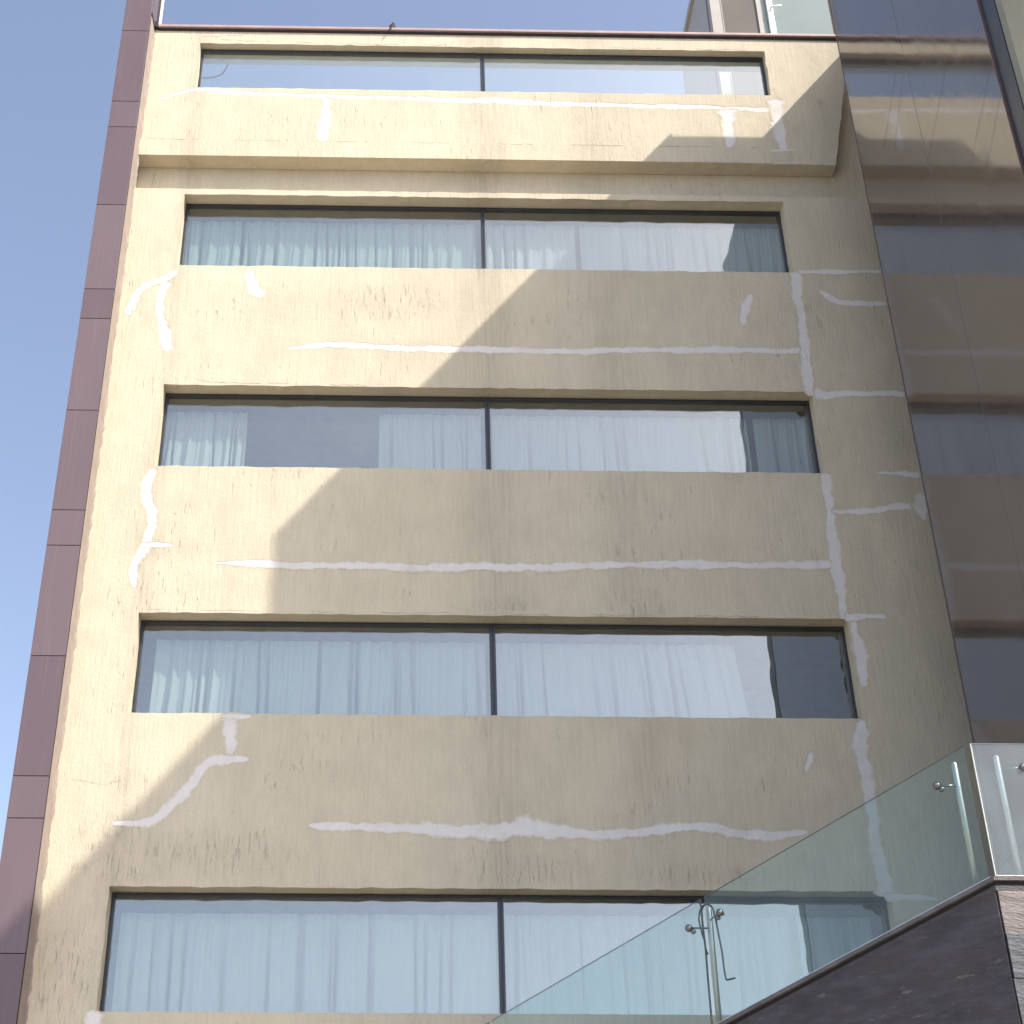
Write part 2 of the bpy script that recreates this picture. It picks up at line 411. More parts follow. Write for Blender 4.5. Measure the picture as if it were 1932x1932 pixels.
# windows: frame > panes, mullion, sill
MUL = [(1.027, 1.087), (0.991, 1.040), (0.989, 1.046), (0.982, 1.046), (1.003, 1.061), (0.99, 1.05)]
OPEN = [(XL, 5.02, 16.40, 17.27)] + [(XL, XR, a, b) for a, b in WIN]
for k, ((x0, x1, z0, z1), (m0, m1)) in enumerate(zip(OPEN, MUL)):
    yf, yb = (0.105, 0.175) if k == 0 else (0.178, 0.245)
    g = 0.006; t = 0.038; s = 0.03
    bm = bmesh.new()
    box(bm, (x0 + g, yf, z1 - t), (x1 - g, yb, z1 - g), 0.003)
    box(bm, (x0 + g, yf, z0 + g), (x1 - g, yb, z0 + 0.04), 0.003)
    box(bm, (x0 + g, yf + 0.002, z0 + 0.041), (x0 + g + s, yb - 0.002, z1 - t - 0.001), 0.003)
    box(bm, (x1 - g - s, yf + 0.002, z0 + 0.041), (x1 - g, yb - 0.002, z1 - t - 0.001), 0.003)
    w = obj('window', bm, M['frame'], bld)
    bm = bmesh.new()
    box(bm, (m0, yf - 0.006, z0 + 0.041), (m0 + (m1-m0)*0.42, yb + 0.01, z1 - t - 0.001), 0.002)
    box(bm, (m0 + (m1-m0)*0.58, yf - 0.006, z0 + 0.041), (m1, yb + 0.01, z1 - t - 0.001), 0.002)
    box(bm, (m0 + (m1-m0)*0.40, yf + 0.01, z0 + 0.043), (m0 + (m1-m0)*0.60, yb, z1 - t - 0.003))
    obj('mullion', bm, M['frame'], w)
    ym = yf + 0.035
    for a, b in ((x0 + g + s + 0.001, m0 - 0.001), (m1 + 0.001, x1 - g - s - 0.001)):
        rx = random.gauss(0, 0.0004); rz = random.gauss(0, 0.0008)
        bm = bmesh.new(); box(bm, (a, ym, z0 + 0.041), (b, ym + 0.008, z1 - t - 0.001))
        cx, cz = (a + b) / 2, (z0 + z1) / 2
        for v in bm.verts: v.co.y += (v.co.x - cx) * rx + (v.co.z - cz) * rz
        obj('pane', bm, M['glass'], w)
    if k == 1:
        pass
    bm = bmesh.new(); box(bm, (x0 + 0.004, 0.03, z0 - 0.002), (x1 - 0.004, yf - 0.003, z0 + 0.012), 0.003)
    obj('sill', bm, M['plaster'], w)

# crack repairs: smears of white filler a few millimetres proud
PATCH=[
 [(-3.37, 16.161, 0.032), (-3.058, 16.31, 0.064), (-2.867, 16.364, 0.072), (-2.444, 16.322, 0.072), (-1.791, 16.284, 0.064), (-0.965, 16.261, 0.072), (0.355, 16.236, 0.08), (1.276, 16.224, 0.12), (2.465, 16.177, 0.08), (4.136, 16.16, 0.08), (5.028, 16.127, 0.08)],
 [(-1.087, 16.248, 0.111), (-1.096, 16.076, 0.119), (-1.1, 15.776, 0.157), (-1.095, 15.422, 0.172)],
 [(4.343, 16.124, 0.24), (4.368, 15.933, 0.207), (4.387, 15.685, 0.143), (4.348, 15.37, 0.126)],
 [(5.066, 16.331, 0.21), (5.072, 16.199, 0.161), (5.062, 15.797, 0.175), (5.076, 15.364, 0.126)],
 [(4.241, 15.368, 0.031), (4.725, 15.358, 0.071), (5.242, 15.377, 0.024)],
 [(-2.868, 13.145, 0.103), (-2.973, 13.04, 0.117), (-3.151, 12.951, 0.109), (-3.324, 12.811, 0.109), (-3.385, 12.623, 0.101), (-3.411, 12.421, 0.093)],
 [(-3.013, 12.97, 0.131), (-3.04, 12.671, 0.116), (-3.028, 12.461, 0.108), (-2.947, 12.213, 0.143), (-2.879, 11.87, 0.099)],
 [(-1.968, 13.169, 0.11), (-1.917, 12.988, 0.132), (-1.834, 12.818, 0.16), (-1.783, 12.734, 0.087)],
 [(-1.421, 11.924, 0.036), (-1.119, 11.978, 0.078), (-0.795, 12.015, 0.086), (-0.014, 11.945, 0.093), (0.668, 11.964, 0.1), (1.416, 11.934, 0.093), (2.198, 11.946, 0.086), (3.048, 11.975, 0.094), (3.965, 11.988, 0.094), (4.946, 11.979, 0.087)],
 [(4.962, 13.248, 0.134), (4.96, 12.841, 0.14), (4.962, 12.586, 0.11), (4.929, 12.003, 0.123), (4.924, 11.598, 0.136), (4.919, 11.303, 0.121)],
 [(5.003, 13.249, 0.06), (5.513, 13.257, 0.067), (6.072, 13.275, 0.06)],
 [(5.235, 12.949, 0.044), (5.334, 12.83, 0.096), (5.477, 12.747, 0.096), (5.645, 12.749, 0.089), (6.074, 12.756, 0.074)],
 [(4.366, 12.866, 0.059), (4.286, 12.677, 0.118), (4.226, 12.49, 0.117), (4.214, 12.373, 0.073)],
 [(4.963, 11.343, 0.142), (5.121, 11.322, 0.128), (5.383, 11.349, 0.099), (5.705, 11.346, 0.085), (6.073, 11.351, 0.085)],
 [(-2.897, 10.153, 0.108), (-2.959, 9.961, 0.121), (-2.915, 9.744, 0.134), (-2.856, 9.566, 0.12), (-2.851, 9.318, 0.106), (-2.898, 9.108, 0.118), (-2.979, 8.955, 0.104), (-2.99, 8.763, 0.11), (-2.96, 8.574, 0.052)],
 [(-2.936, 9.135, 0.092), (-2.745, 9.131, 0.072), (-2.576, 9.119, 0.026)],
 [(-2.1, 8.89, 0.026), (-1.715, 8.901, 0.085), (-1.416, 8.884, 0.085), (-0.702, 8.878, 0.092), (0.251, 8.868, 0.098), (1.145, 8.878, 0.112), (2.043, 8.902, 0.092), (3.004, 8.941, 0.099), (3.843, 8.929, 0.093), (4.869, 8.955, 0.093)],
 [(4.94, 10.187, 0.124), (4.935, 9.769, 0.122), (4.923, 9.269, 0.127), (4.91, 8.99, 0.126), (4.911, 8.647, 0.125), (4.905, 8.258, 0.11)],
 [(5.554, 10.202, 0.034), (5.785, 10.198, 0.083), (6.074, 10.172, 0.083)],
 [(4.951, 9.661, 0.088), (5.395, 9.666, 0.088), (5.713, 9.735, 0.082), (6.024, 9.753, 0.088)],
 [(6.01, 9.928, 0.096), (6.011, 9.746, 0.163), (6.004, 9.552, 0.054)],
 [(4.913, 8.271, 0.117), (5.135, 8.294, 0.111), (5.382, 8.29, 0.046)],
 [(4.994, 8.259, 0.078), (5.016, 7.918, 0.135), (5.02, 7.66, 0.121), (5.01, 7.431, 0.063)],
 [(-1.817, 7.032, 0.161), (-1.79, 6.789, 0.129), (-1.76, 6.579, 0.158)],
 [(-1.574, 6.539, 0.061), (-1.796, 6.549, 0.109), (-1.987, 6.512, 0.097), (-2.071, 6.382, 0.109), (-2.233, 6.135, 0.132), (-2.482, 5.875, 0.119), (-2.656, 5.834, 0.083), (-2.925, 5.826, 0.036)],
 [(-1.895, 7.025, 0.037), (-1.715, 7.015, 0.074), (-1.569, 7.022, 0.031)],
 [(-0.92, 5.819, 0.06), (-0.612, 5.815, 0.095), (-0.287, 5.806, 0.107), (0.526, 5.773, 0.131), (1.069, 5.783, 0.191), (1.341, 5.802, 0.227), (1.557, 5.775, 0.167), (1.827, 5.749, 0.108), (2.426, 5.764, 0.096), (2.976, 5.831, 0.108), (3.249, 5.833, 0.108), (3.514, 5.761, 0.108), (3.839, 5.741, 0.096), (4.199, 5.783, 0.054)],
 [(4.937, 7.044, 0.1), (4.883, 6.787, 0.162), (4.871, 6.546, 0.148), (4.876, 6.192, 0.134), (4.88, 5.846, 0.133), (4.886, 5.451, 0.131), (4.906, 5.115, 0.177)],
 [(4.35, 6.674, 0.049), (4.308, 6.565, 0.099), (4.249, 6.446, 0.049)],
 [(4.88, 5.121, 0.071), (5.157, 5.111, 0.065), (5.41, 5.091, 0.035)],
 [(-2.901, 3.946, 0.145), (-2.917, 3.816, 0.188), (-2.924, 3.605, 0.165)],
]

rp = random.Random(11)
for idx, pl in enumerate(PATCH):
    pts = smooth_pts([(x, 0, z) for x, z, w in pl], 1) if len(pl) < 3 else None
    sm = []
    for i in range(len(pl) - 1):
        L = math.hypot(pl[i+1][0]-pl[i][0], pl[i+1][1]-pl[i][1]); m = max(1, round(L / 0.035))
        for k in range(m):
            t = k / m; tt = t
            sm.append([pl[i][c] + (pl[i+1][c] - pl[i][c]) * tt for c in range(3)])
    sm.append(list(pl[-1]))
    for _ in range(3):
        sm = [sm[0]] + [[(a[c] + 2*b[c] + d[c]) / 4 for c in range(3)] for a, b, d in zip(sm, sm[1:], sm[2:])] + [sm[-1]]
    ph = [rp.uniform(0, 6.28) for _ in range(8)]
    yo = -(0.0009 + (0.0003 * idx) % 0.0016)
    bm = bmesh.new(); rows = []; lay = bm.verts.layers.float.new('edge')
    s = 0.0; n = len(sm)
    for i, (x, z, w) in enumerate(sm):
        a = sm[max(i-1, 0)]; b = sm[min(i+1, n-1)]
        tx, tz = b[0]-a[0], b[1]-a[1]; L = math.hypot(tx, tz) or 1; tx /= L; tz /= L
        s += 0.035
        e1 = 0.10*math.sin(s*5+ph[0]) + 0.08*math.sin(s*13+ph[1]) + 0.06*math.sin(s*31+ph[2]) + rp.gauss(0, 0.045)
        e2 = 0.10*math.sin(s*4.3+ph[3]) + 0.08*math.sin(s*11+ph[4]) + 0.06*math.sin(s*27+ph[5]) + rp.gauss(0, 0.045)
        endf = min(1, (i + 1.0) / 2.0, (n - i) / 2.0)
        h1 = w * (0.5 + e1) * endf; h2 = w * (0.5 + e2) * endf
        fade = 1.0 if endf >= 1 else endf
        row = []
        for k, y, e in ((h1 * 1.25, yo + 0.0002, 0.0), (h1 * 0.55, yo, 1.0), (-h2 * 0.55, yo, 1.0), (-h2 * 1.25, yo + 0.0002, 0.0)):
            q = bm.verts.new((x - tz * k, y, z + tx * k)); q[lay] = e * fade; row.append(q)
        rows.append(row)
    for r, q in zip(rows, rows[1:]):
        for k in range(3): bm.faces.new((r[k], r[k+1], q[k+1], q[k]))
    obj('plaster_patch', bm, M['patch'], bld)

# fine cracks in the render
def crack(pts, w, seed, gap=0.0):
    r = random.Random(seed); bm = bmesh.new(); prev = None
    for (xa, za), (xb, zb) in zip(pts, pts[1:]):
        L = math.hypot(xb-xa, zb-za); m = max(2, int(L / 0.04))
        for k in range(m):
            t = k / m; ww = w * r.uniform(0.3, 1.2)
            if gap and math.sin(xa*3 + (xb-xa)*t*5.1 + seed) + r.gauss(0, 0.3) > 1 - gap: prev = None; continue
            x, z = xa+(xb-xa)*t + r.gauss(0, 0.004), za+(zb-za)*t + r.gauss(0, 0.005)
            nx, nz = -(zb-za)/L*ww, (xb-xa)/L*ww
            row = (bm.verts.new((x+nx, yck, z+nz)), bm.verts.new((x-nx, yck, z-nz)))
            if prev: bm.faces.new((prev[0], row[0], row[1], prev[1]))
            prev = row
    tag(obj('crack', bm, M['crack'], bld), kind='stuff')
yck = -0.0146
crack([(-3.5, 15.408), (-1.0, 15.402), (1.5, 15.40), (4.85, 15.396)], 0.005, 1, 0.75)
yck = -0.0005
crack([(-3.40, 6.30), (-3.05, 6.24), (-2.85, 6.31)], 0.0035, 2)
crack([(-2.6, 11.46), (-2.3, 11.40), (-1.6, 11.395), (-0.4, 11.385)], 0.006, 4, 0.6)
crack([(-2.6, 17.34), (-1.2, 17.30), (0.6, 17.30)], 0.007, 5, 0.5)
crack([(-2.85, 17.40), (-2.1, 17.46), (-1.75, 17.46)], 0.005, 6, 0.2)
crack([(2.9, 17.30), (4.9, 17.29)], 0.006, 7, 0.6)
crack([(-2.8, 8.30), (-1.0, 8.285), (1.5, 8.28), (4.0, 8.28)], 0.004, 8, 0.5)

# purple-brown panelled column on the left edge
col = B('column', (-3.885, -0.285, -1.6), (-3.555, 0.05, 17.5), M['joint'], bld)
JZ = [-1.6, -0.19, 1.2, 3.03, 4.40, 5.76, 6.21, 7.57, 8.93, 9.39, 10.76, 12.12, 12.58, 13.96, 15.33, 15.80, 17.16, 18.53, 20.0]
for a, b in zip(JZ, JZ[1:]):
    B('panel', (-3.93, -0.302, a + 0.004), (-3.562, -0.287, b - 0.004), M['purple'], col, 0.002)
    B('panel', (-3.93, -0.286, a + 0.004), (-3.89, 0.36, b - 0.004), M['purple'], col)
bm = bmesh.new(); rj = random.Random(5)
zs = fill([-1.6, 17.49], 0.07); prev = None
for z in zs:          # plastered return between the panels and the facade, with a crumbling joint
    w = rj.gauss(0, 0.006); r = [bm.verts.new((-3.5535, -0.288, z)), bm.verts.new((-3.5535 + 0.002, -0.02, z)), bm.verts.new((-3.545 + w, -0.004, z)), bm.verts.new((-3.530 + w, 0.003, z))]
    if prev:
        for k in range(3): bm.faces.new((prev[k], prev[k+1], r[k+1], r[k]))
    prev = r
obj('plaster_return', bm, M['return'], col)
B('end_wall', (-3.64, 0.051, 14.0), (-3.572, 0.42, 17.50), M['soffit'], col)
bm = bmesh.new(); z = -1.5
while z < 17.3:
    L = rj.uniform(0.15, 0.9); ps = []; k = 0
    while k * 0.05 <= L and z + k * 0.05 < 17.4: ps.append((-3.5515 + rj.gauss(0, 0.004), -0.008, z + k * 0.05)); k += 1
    if len(ps) > 2: tube(bm, ps, [0.001] + [rj.uniform(0.002, 0.006) for _ in ps[2:]] + [0.001], 5)
    z += L + rj.uniform(0.02, 0.3)
tag(obj('crumbling_joint', bm, M['crack'], col), kind='stuff')
B('return_panel', (-3.60, -0.286, 17.545), (-3.548, 0.02, 20.0), M['purple'], col)
B('joint_strip', (-3.60, 0.0205, 17.64), (-3.556, 0.22, 20.0), M['joint'], col)
B('rear_trim', (-3.60, 0.2205, 17.62), (-3.55, 0.36, 20.0), M['white'], col)

# ------------------------------------------------------------------ curtains
def curtain(label, x0, x1, zb, zt, seed, mat='curtain', folds=9.0, lean=0.0, y=0.345, amp=0.034, flare=0.0):
    r = random.Random(seed); W = x1 - x0; n = max(24, int(W * 150)); folds *= 1.55; amp *= 1.35; nz = 12
    ph = [r.uniform(0, 6.28) for _ in range(6)]; f = folds
    deep = [(r.uniform(0, 1), r.uniform(0.006, 0.018), r.uniform(0.8, 1.9), r.uniform(-0.03, 0.03)) for _ in range(int(W * 4.5))]
    bm = bmesh.new(); rows = []
    for j in range(nz + 1):
        v = j / nz; row = []
        for i in range(n + 1):
            u = i / n; x = x0 + W * u
            env = 0.45 + 0.55 * math.sin(x * 1.3 + ph[0]) ** 2
            p = f * x + 0.8 * math.sin(x * 2.1 + ph[1]) + 0.5 * math.sin(x * 5.3 + ph[2]) + 0.25 * math.sin(v * 3 + ph[3])
            dy = amp * env * (0.45 + 0.55 * v) * (math.sin(6.283 * p / 2) * 0.7 + 0.3 * math.sin(6.283 * p * 0.83 + ph[4]))
            dy += 0.006 * (1 - v) * math.sin(6.283 * p * 1.7)
            for c, w, dd, sl in deep:
                k = (x - (x0 + c * W + sl * v)) / (w + 0.004 * (1 - v))
                if abs(k) < 4: dy += 0.075 * dd * math.exp(-k * k) * min(1, 0.25 + v * 1.3)
            xx = x + lean * v * u + flare * v * (u - 0.5)
            row.append(bm.verts.new((xx, y + dy, zt + (zb - zt) * v)))
        rows.append(row)
    for a, b in zip(rows, rows[1:]):
        for i in range(n): bm.faces.new((a[i], a[i+1], b[i+1], b[i]))
    o = obj('curtain', bm, M[mat], None, True)
    sol = o.modifiers.new('thickness', 'SOLIDIFY'); sol.thickness = 0.002
    return tag(o, label, 'curtain', 'curtains behind the ribbon windows')
def zz(k): return WIN[k][0] - 0.25, WIN[k][1] - 0.16
CUR = [
 (0, -2.85, 0.92, 'pale green curtain filling the left pane below the dark groove', dict(mat='curtain_teal', folds=8)),
 (0, 1.06, 2.23, 'sunlit bunched curtain just right of the mullion in the second window from the top', dict(folds=7, amp=0.045)),
 (0, 2.30, 4.97, 'white curtain over the right part of the second window from the top', dict(folds=6, amp=0.025)),
 (1, -2.89, -1.89, 'short sunlit curtain at the left end of the third window, beside a bare gap', dict(folds=9, amp=0.045)),
 (1, -0.29, 0.94, 'narrow curtain left of the mullion in the third window, ending at a bare gap', dict(folds=7, amp=0.03)),
 (1, 1.08, 4.19, 'wide white curtain right of the mullion in the third window from the top', dict(folds=6, amp=0.025)),
 (1, 4.27, 4.93, 'narrow shaded curtain at the far right end of the third window', dict(folds=6, amp=0.03)),
 (2, -2.72, 0.94, 'creased white curtain in the left pane of the fourth window, sunlit at its left end', dict(folds=7, amp=0.04)),
 (2, 1.06, 3.72, 'white curtain in the right pane of the fourth window with a slanting right edge', dict(folds=6, amp=0.026, lean=0.13)),
 (3, -2.80, 0.99, 'wide shaded curtain filling the left pane of the lowest window', dict(folds=5, amp=0.024)),
 (3, 1.08, 3.97, 'curtain right of the mullion in the lowest window, behind the glass balustrade', dict(folds=6, amp=0.032)),
 (3, 4.05, 4.80, 'narrow dark curtain at the right end of the lowest window', dict(folds=6, amp=0.03)),
]
for i, (k, a, b, lab, kw) in enumerate(CUR):
    zb, zt = zz(k); curtain(lab, a, b, zb, zt, 100 + i, **kw)

# cable hanging behind the top window
bm = bmesh.new()
tube(bm, smooth_pts([(-3.15, 0.45, 17.06), (-2.9225, 0.45, 17.061), (-2.759, 0.45, 17.075), (-2.628, 0.45, 17.141), (-2.56, 0.45, 17.30), (-2.53, 0.45, 17.42), (-2.50, 0.45, 17.60)], 5), 0.013, 8)
tag(obj('cable', bm, M['darksteel'], None, True), 'thick grey cable curving behind the left corner of the top window', 'cable')

# bird on the coping, seen from behind
def bird():
    b = Vector((-0.2065, 0.0, 17.592))
    spine = [(-0.052, -0.075, -0.095, 0.006), (-0.040, -0.062, -0.060, 0.011), (-0.026, -0.045, -0.018, 0.016), (-0.010, -0.022, 0.030, 0.030),
             (-0.002, -0.006, 0.068, 0.036), (0.004, 0.004, 0.100, 0.030), (0.006, 0.008, 0.120, 0.023), (0.007, 0.011, 0.138, 0.023),
             (0.008, 0.016, 0.154, 0.018), (0.010, 0.030, 0.160, 0.007), (0.012, 0.048, 0.160, 0.001)]
    bm = bmesh.new(); tube(bm, [b + Vector(p[:3]) for p in spine], [p[3] for p in spine], 12)
    root = obj('bird', bm, M['bird'], None, True)
    for s in (-1, 1):
        bm = bmesh.new()
        tube(bm, [b + Vector((s*0.030-0.002, -0.004, 0.085)), b + Vector((s*0.034-0.006, -0.016, 0.055)), b + Vector((s*0.024-0.016, -0.036, 0.012)), b + Vector((s*0.008-0.028, -0.052, -0.030))], [0.012, 0.013, 0.009, 0.002], 8)
        obj('wing', bm, M['bird'], root, True)
        bm = bmesh.new()
        tube(bm, [b + Vector((s*0.012, 0.0, 0.04)), b + Vector((s*0.013, 0.004, 0.002))], 0.0025, 6)
        tube(bm, [b + Vector((s*0.013, 0.020, 0.002)), b + Vector((s*0.013, -0.006, 0.002))], 0.002, 6)
        obj('leg', bm, M['bird'], root)
    tag(root, 'small black bird perched on the brown parapet coping', 'bird')
bird()

# ------------------------------------------------------------------ rooftop cabin behind the parapet, right
cab = thing('rooftop_cabin', 'glazed rooftop cabin with frosted pane standing behind the parapet', 'rooftop cabin', (5.5, 0.9, 16.28))
yc = 0.90; zt = 20.2; zb = 17.30
B('corner_post', (4.55, yc, 16.29), (4.60, yc + 0.06, zt), M['frame'], cab, 0.004)
B('wall_strip', (4.601, yc + 0.012, 16.29), (4.76, yc + 0.06, zt), M['greyframe'], cab)
B('brown_panel', (4.775, yc + 0.03, zb), (5.30, yc + 0.05, zt), M['browndark'], cab)
B('panel_frame', (4.761, yc + 0.005, zb), (4.774, yc + 0.06, zt), M['greyframe'], cab)
B('panel_frame', (5.301, yc + 0.005, zb), (5.37, yc + 0.06, zt), M['greyframe'], cab, 0.004)
fp = B('frosted_pane', (5.371, yc + 0.03, zb), (6.42, yc + 0.05, zt), M['teal'], cab)
B('lower_panel', (4.761, yc + 0.02, 16.29), (6.42, yc + 0.06, zb - 0.003), M['teal'], cab)
B('door_frame', (5.455, yc - 0.02, zb), (5.545, yc + 0.029, zt), M['white'], cab, 0.006)
hd = bmesh.new(); tube(hd, [(5.50, yc - 0.02, 19.15), (5.50, yc - 0.075, 19.15), (5.53, yc - 0.085, 19.16), (5.66, yc - 0.085, 19.18)], 0.014, 8)
obj('handle', hd, M['white'], cab, True)
B('side_wall', (4.55, yc + 0.061, 16.29), (4.60, yc + 2.0, zt), M['greyframe'], cab)
B('roof', (4.50, yc - 0.05, zt + 0.001), (7.0, yc + 2.1, zt + 0.12), M['greyframe'], cab)
B('rear_wall', (4.601, yc + 1.95, 16.29), (6.99, yc + 2.0, zt), M['greyframe'], cab)

# ------------------------------------------------------------------ brown clad tower on the right
XM = 5.52
tow = thing('clad_tower', 'tall tower with glossy dark brown cladding reflecting the cream facade', 'building', (9, -3, -1.6))
B('core', (XM + 0.03, -5.11, -1.6), (13, -1.46, 18.12), M['joint'], tow)
B('link_block', (6.80, -1.455, -1.6), (13, -0.01, 18.12), M['body'], tow)
ys = [-1.45, -3.262, -5.12]; zs = [-1.6, 4.9, 18.12]
rc = random.Random(21)
for j in range(2):
    for i in range(2):
        ya, yb = ys[j] - (0.003 if j else 0), ys[j+1] + (0.003 if not j else 0)
        za, zb_ = zs[i] + 0.003, zs[i+1] - 0.003
        bm = bmesh.new(); box(bm, (XM, yb, za), (XM + 0.029, ya, zb_), 0.002)
        ty, tz = rc.gauss(0, 0.0006), rc.gauss(0, 0.0004)
        for v in bm.verts: v.co.x += (v.co.y - (ya+yb)/2) * ty + (v.co.z - (za+zb_)/2) * tz
        obj('cladding_panel', bm, M['clad'], tow)
B('edge_trim', (XM - 0.006, -1.45 + 0.001, -1.6), (XM + 0.029, -1.438, 18.12), M['edge_trim'], tow)
B('edge_trim', (XM - 0.006, -5.133, -1.6), (XM + 0.029, -5.121, 18.12), M['edge_trim'], tow)
B('dark_recess', (XM + 0.05, -5.385, -1.6), (13, -5.134, 16.3), M['joint'], tow)
B('recess_face', (XM + 0.02, -5.384, -1.6), (XM + 0.049, -5.135, 16.25), M['browntrim'] if 'browntrim' in M else M['frame'], tow)
B('olive_wall', (XM + 0.03, -5.50, -1.6), (13, -5.387, 13.0), M['olive'], tow)
B('unseen_caster', (6.6, -8.6, 13.001), (13, -5.388, 17.83), M['olive'], tow, 0.008)  # unseen box, shaped to throw the lower shadow edge onto the cream facade
# thin tubes on the cladding, drawn in for reflections of overhead cables
REFLECTED_CABLES = [((-4.18, 12.45), (-3.30, 12.01), 0.01, 'thin tube drawn as a reflected cable crossing the sunlit reflection left of the middle of the brown cladding'),
         ((-5.05, 11.49), (-4.22, 11.08), 0.01, 'thin tube drawn as a reflected cable near the outer edge of the brown cladding, inner one of two'),
         ((-5.11, 11.08), (-4.45, 10.72), 0.01, 'thin tube drawn as a reflected cable touching the outer edge trim of the brown cladding'),
         ((-3.00, 13.68), (-2.20, 13.24), 0.012, 'thin tube drawn as a reflected cable over the whitish streak reflected in the brown cladding'),
         ((-3.18, 13.47), (-2.50, 12.95), 0.01, 'thin tube drawn as a reflected cable just right of the whitish streak reflected in the brown cladding')]
for (ya, za), (yb, zb_), sag, wlab in REFLECTED_CABLES:
    bm = bmesh.new()
    tube(bm, [(XM - 0.0045 - 0.002 * math.sin(math.pi * t / 8), ya + (yb - ya) * t / 8, za + (zb_ - za) * t / 8 - sag * math.sin(math.pi * t / 8)) for t in range(9)], 0.0007, 6)
    tag(obj('reflected_cable', bm, M['cable'], None, True), wlab, 'reflected_cable', 'cable reflections drawn on the brown cladding')

# ------------------------------------------------------------------ stone clad ramp and landing
A = Vector((4.12, -4.90, 0)); D = Vector((-1.69, 1.59, 0)) / 2.3204; Nn = Vector((0.685, 0.728, 0)).normalized()
SL = -0.267; ZT = 3.64
def P(s, off, z): return A + D * s + Nn * off + Vector((0, 0, z))
ter = thing('stone_ramp', 'ramp and landing faced in dark slate with a projecting stone coping', 'ramp', (4.12, -4.9, -1.6))
bm = bmesh.new()
prism(bm, [P(0.02, 0.02, -1.6), P(6.6, 0.02, -1.6), P(6.6, 0.02, ZT - 0.10 + SL * 6.6), P(0.02, 0.02, ZT - 0.10 + SL * 0.02)], Nn * 0.2)
obj('ramp_wall', bm, M['slate'], ter)
bm = bmesh.new()
prism(bm, [(4.18, -4.88, -1.6), (5.56, -4.88, -1.6), (5.56, -4.88, ZT - 0.10), (4.18, -4.88, ZT - 0.10)], (0, 0.2, 0))
obj('landing_wall', bm, M['slate'], ter)
bm = bmesh.new(); prism(bm, [P(0.3, 0.23, ZT - 0.35), P(6.6, 0.23, ZT - 0.35 + SL * 6.6), P(6.6, 0.23, ZT - 0.15 + SL * 6.6), P(0.3, 0.23, ZT - 0.15 + SL * 0.3)], Nn * 1.1)
obj('ramp_floor', bm, M['ground'], ter)
B('landing_floor', (4.40, -4.67, ZT - 0.40), (5.515, -1.6, ZT - 0.16), M['ground'], ter)
# copings, upper slab and lower course, mitred at the corner
def course(name, zlo, zhi, out, inn, mat):
    bm = bmesh.new()
    prism(bm, [P(out * -0.42, -out, zlo), P(6.6, -out, zlo + SL * 6.6), P(6.6, -out, zhi + SL * 6.6), P(out * -0.42, -out, zhi)], Nn * (inn + out))
    obj(name, bm, mat, ter)
    y = -4.9 - out
    bm = bmesh.new()
    prism(bm, [(4.12 - out * 0.38 + 0.004, y, zlo), (5.515, y, zlo), (5.515, y, zhi), (4.12 - out * 0.38 + 0.004, y, zhi)], (0, inn + out, 0))
    obj(name, bm, mat, ter)
course('coping', ZT - 0.030, ZT, 0.035, 0.22, M['slate_cap'] if 'slate_cap' in M else M['slate_pink'])
course('coping_bed', ZT - 0.062, ZT - 0.031, 0.004, 0.20, M['joint'])
course('upper_course', ZT - 0.098, ZT - 0.063, 0.018, 0.20, M['slate'])
# slate tiles
rt = random.Random(31)
TH = 0.30
for c in range(8):
    for r_ in range(6):
        s0, s1 = c * 0.42 + 0.0003, (c + 1) * 0.42 - 0.0003
        zt_ = ZT - 0.100 - r_ * TH; zb_ = zt_ - TH + 0.0012
        off = rt.gauss(0, 0.0004); t = 0.016 + rt.uniform(0, 0.001)
        j = lambda: rt.gauss(0, 0.0004)
        bm = bmesh.new()
        prism(bm, [P(s0 + j(), -t + off, zt_ + SL * s0 + j()), P(s1 + j(), -t + off, zt_ + SL * s1 + j()), P(s1 + j(), -t + off, zb_ + SL * s1 + j()), P(s0 + j(), -t + off, zb_ + SL * s0 + j())], Nn * (t + 0.018))
        obj('slate_tile', bm, M['slate'], ter)
x = 4.125
while x < 5.5:
    w = min(0.34, 5.514 - x)
    for r_ in range(6):
        zt_ = ZT - 0.100 - r_ * TH; zb_ = zt_ - TH + 0.0012
        t = 0.016 + rt.uniform(0, 0.006); j = lambda: rt.gauss(0, 0.003)
        bm = bmesh.new()
        prism(bm, [(x + 0.002 + j(), -4.9 - t, zt_ + j()), (x + w - 0.002 + j(), -4.9 - t, zt_ + j()), (x + w - 0.002 + j(), -4.9 - t, zb_ + j()), (x + 0.002 + j(), -4.9 - t, zb_ + j())], (0, t + 0.018, 0))
        m = M['slate_pink'] if r_ == 0 or rt.random() < 0.12 else M['slate_grey']
        obj('slate_tile', bm, m, ter)
    x += w

bm = bmesh.new()
prism(bm, [P(0.02, -0.004, ZT + 0.0005 + SL*0.02), P(6.5, -0.004, ZT + 0.0005 + SL*6.5), P(6.5, -0.004, ZT + 0.016 + SL*6.5), P(0.02, -0.004, ZT + 0.016 + SL*0.02)], Nn * 0.003)
obj('glass_channel', bm, M['steel'], ter)
B('glass_channel', (4.145, -4.905, ZT + 0.0005), (5.50, -4.902, ZT + 0.016), M['steel'], ter)

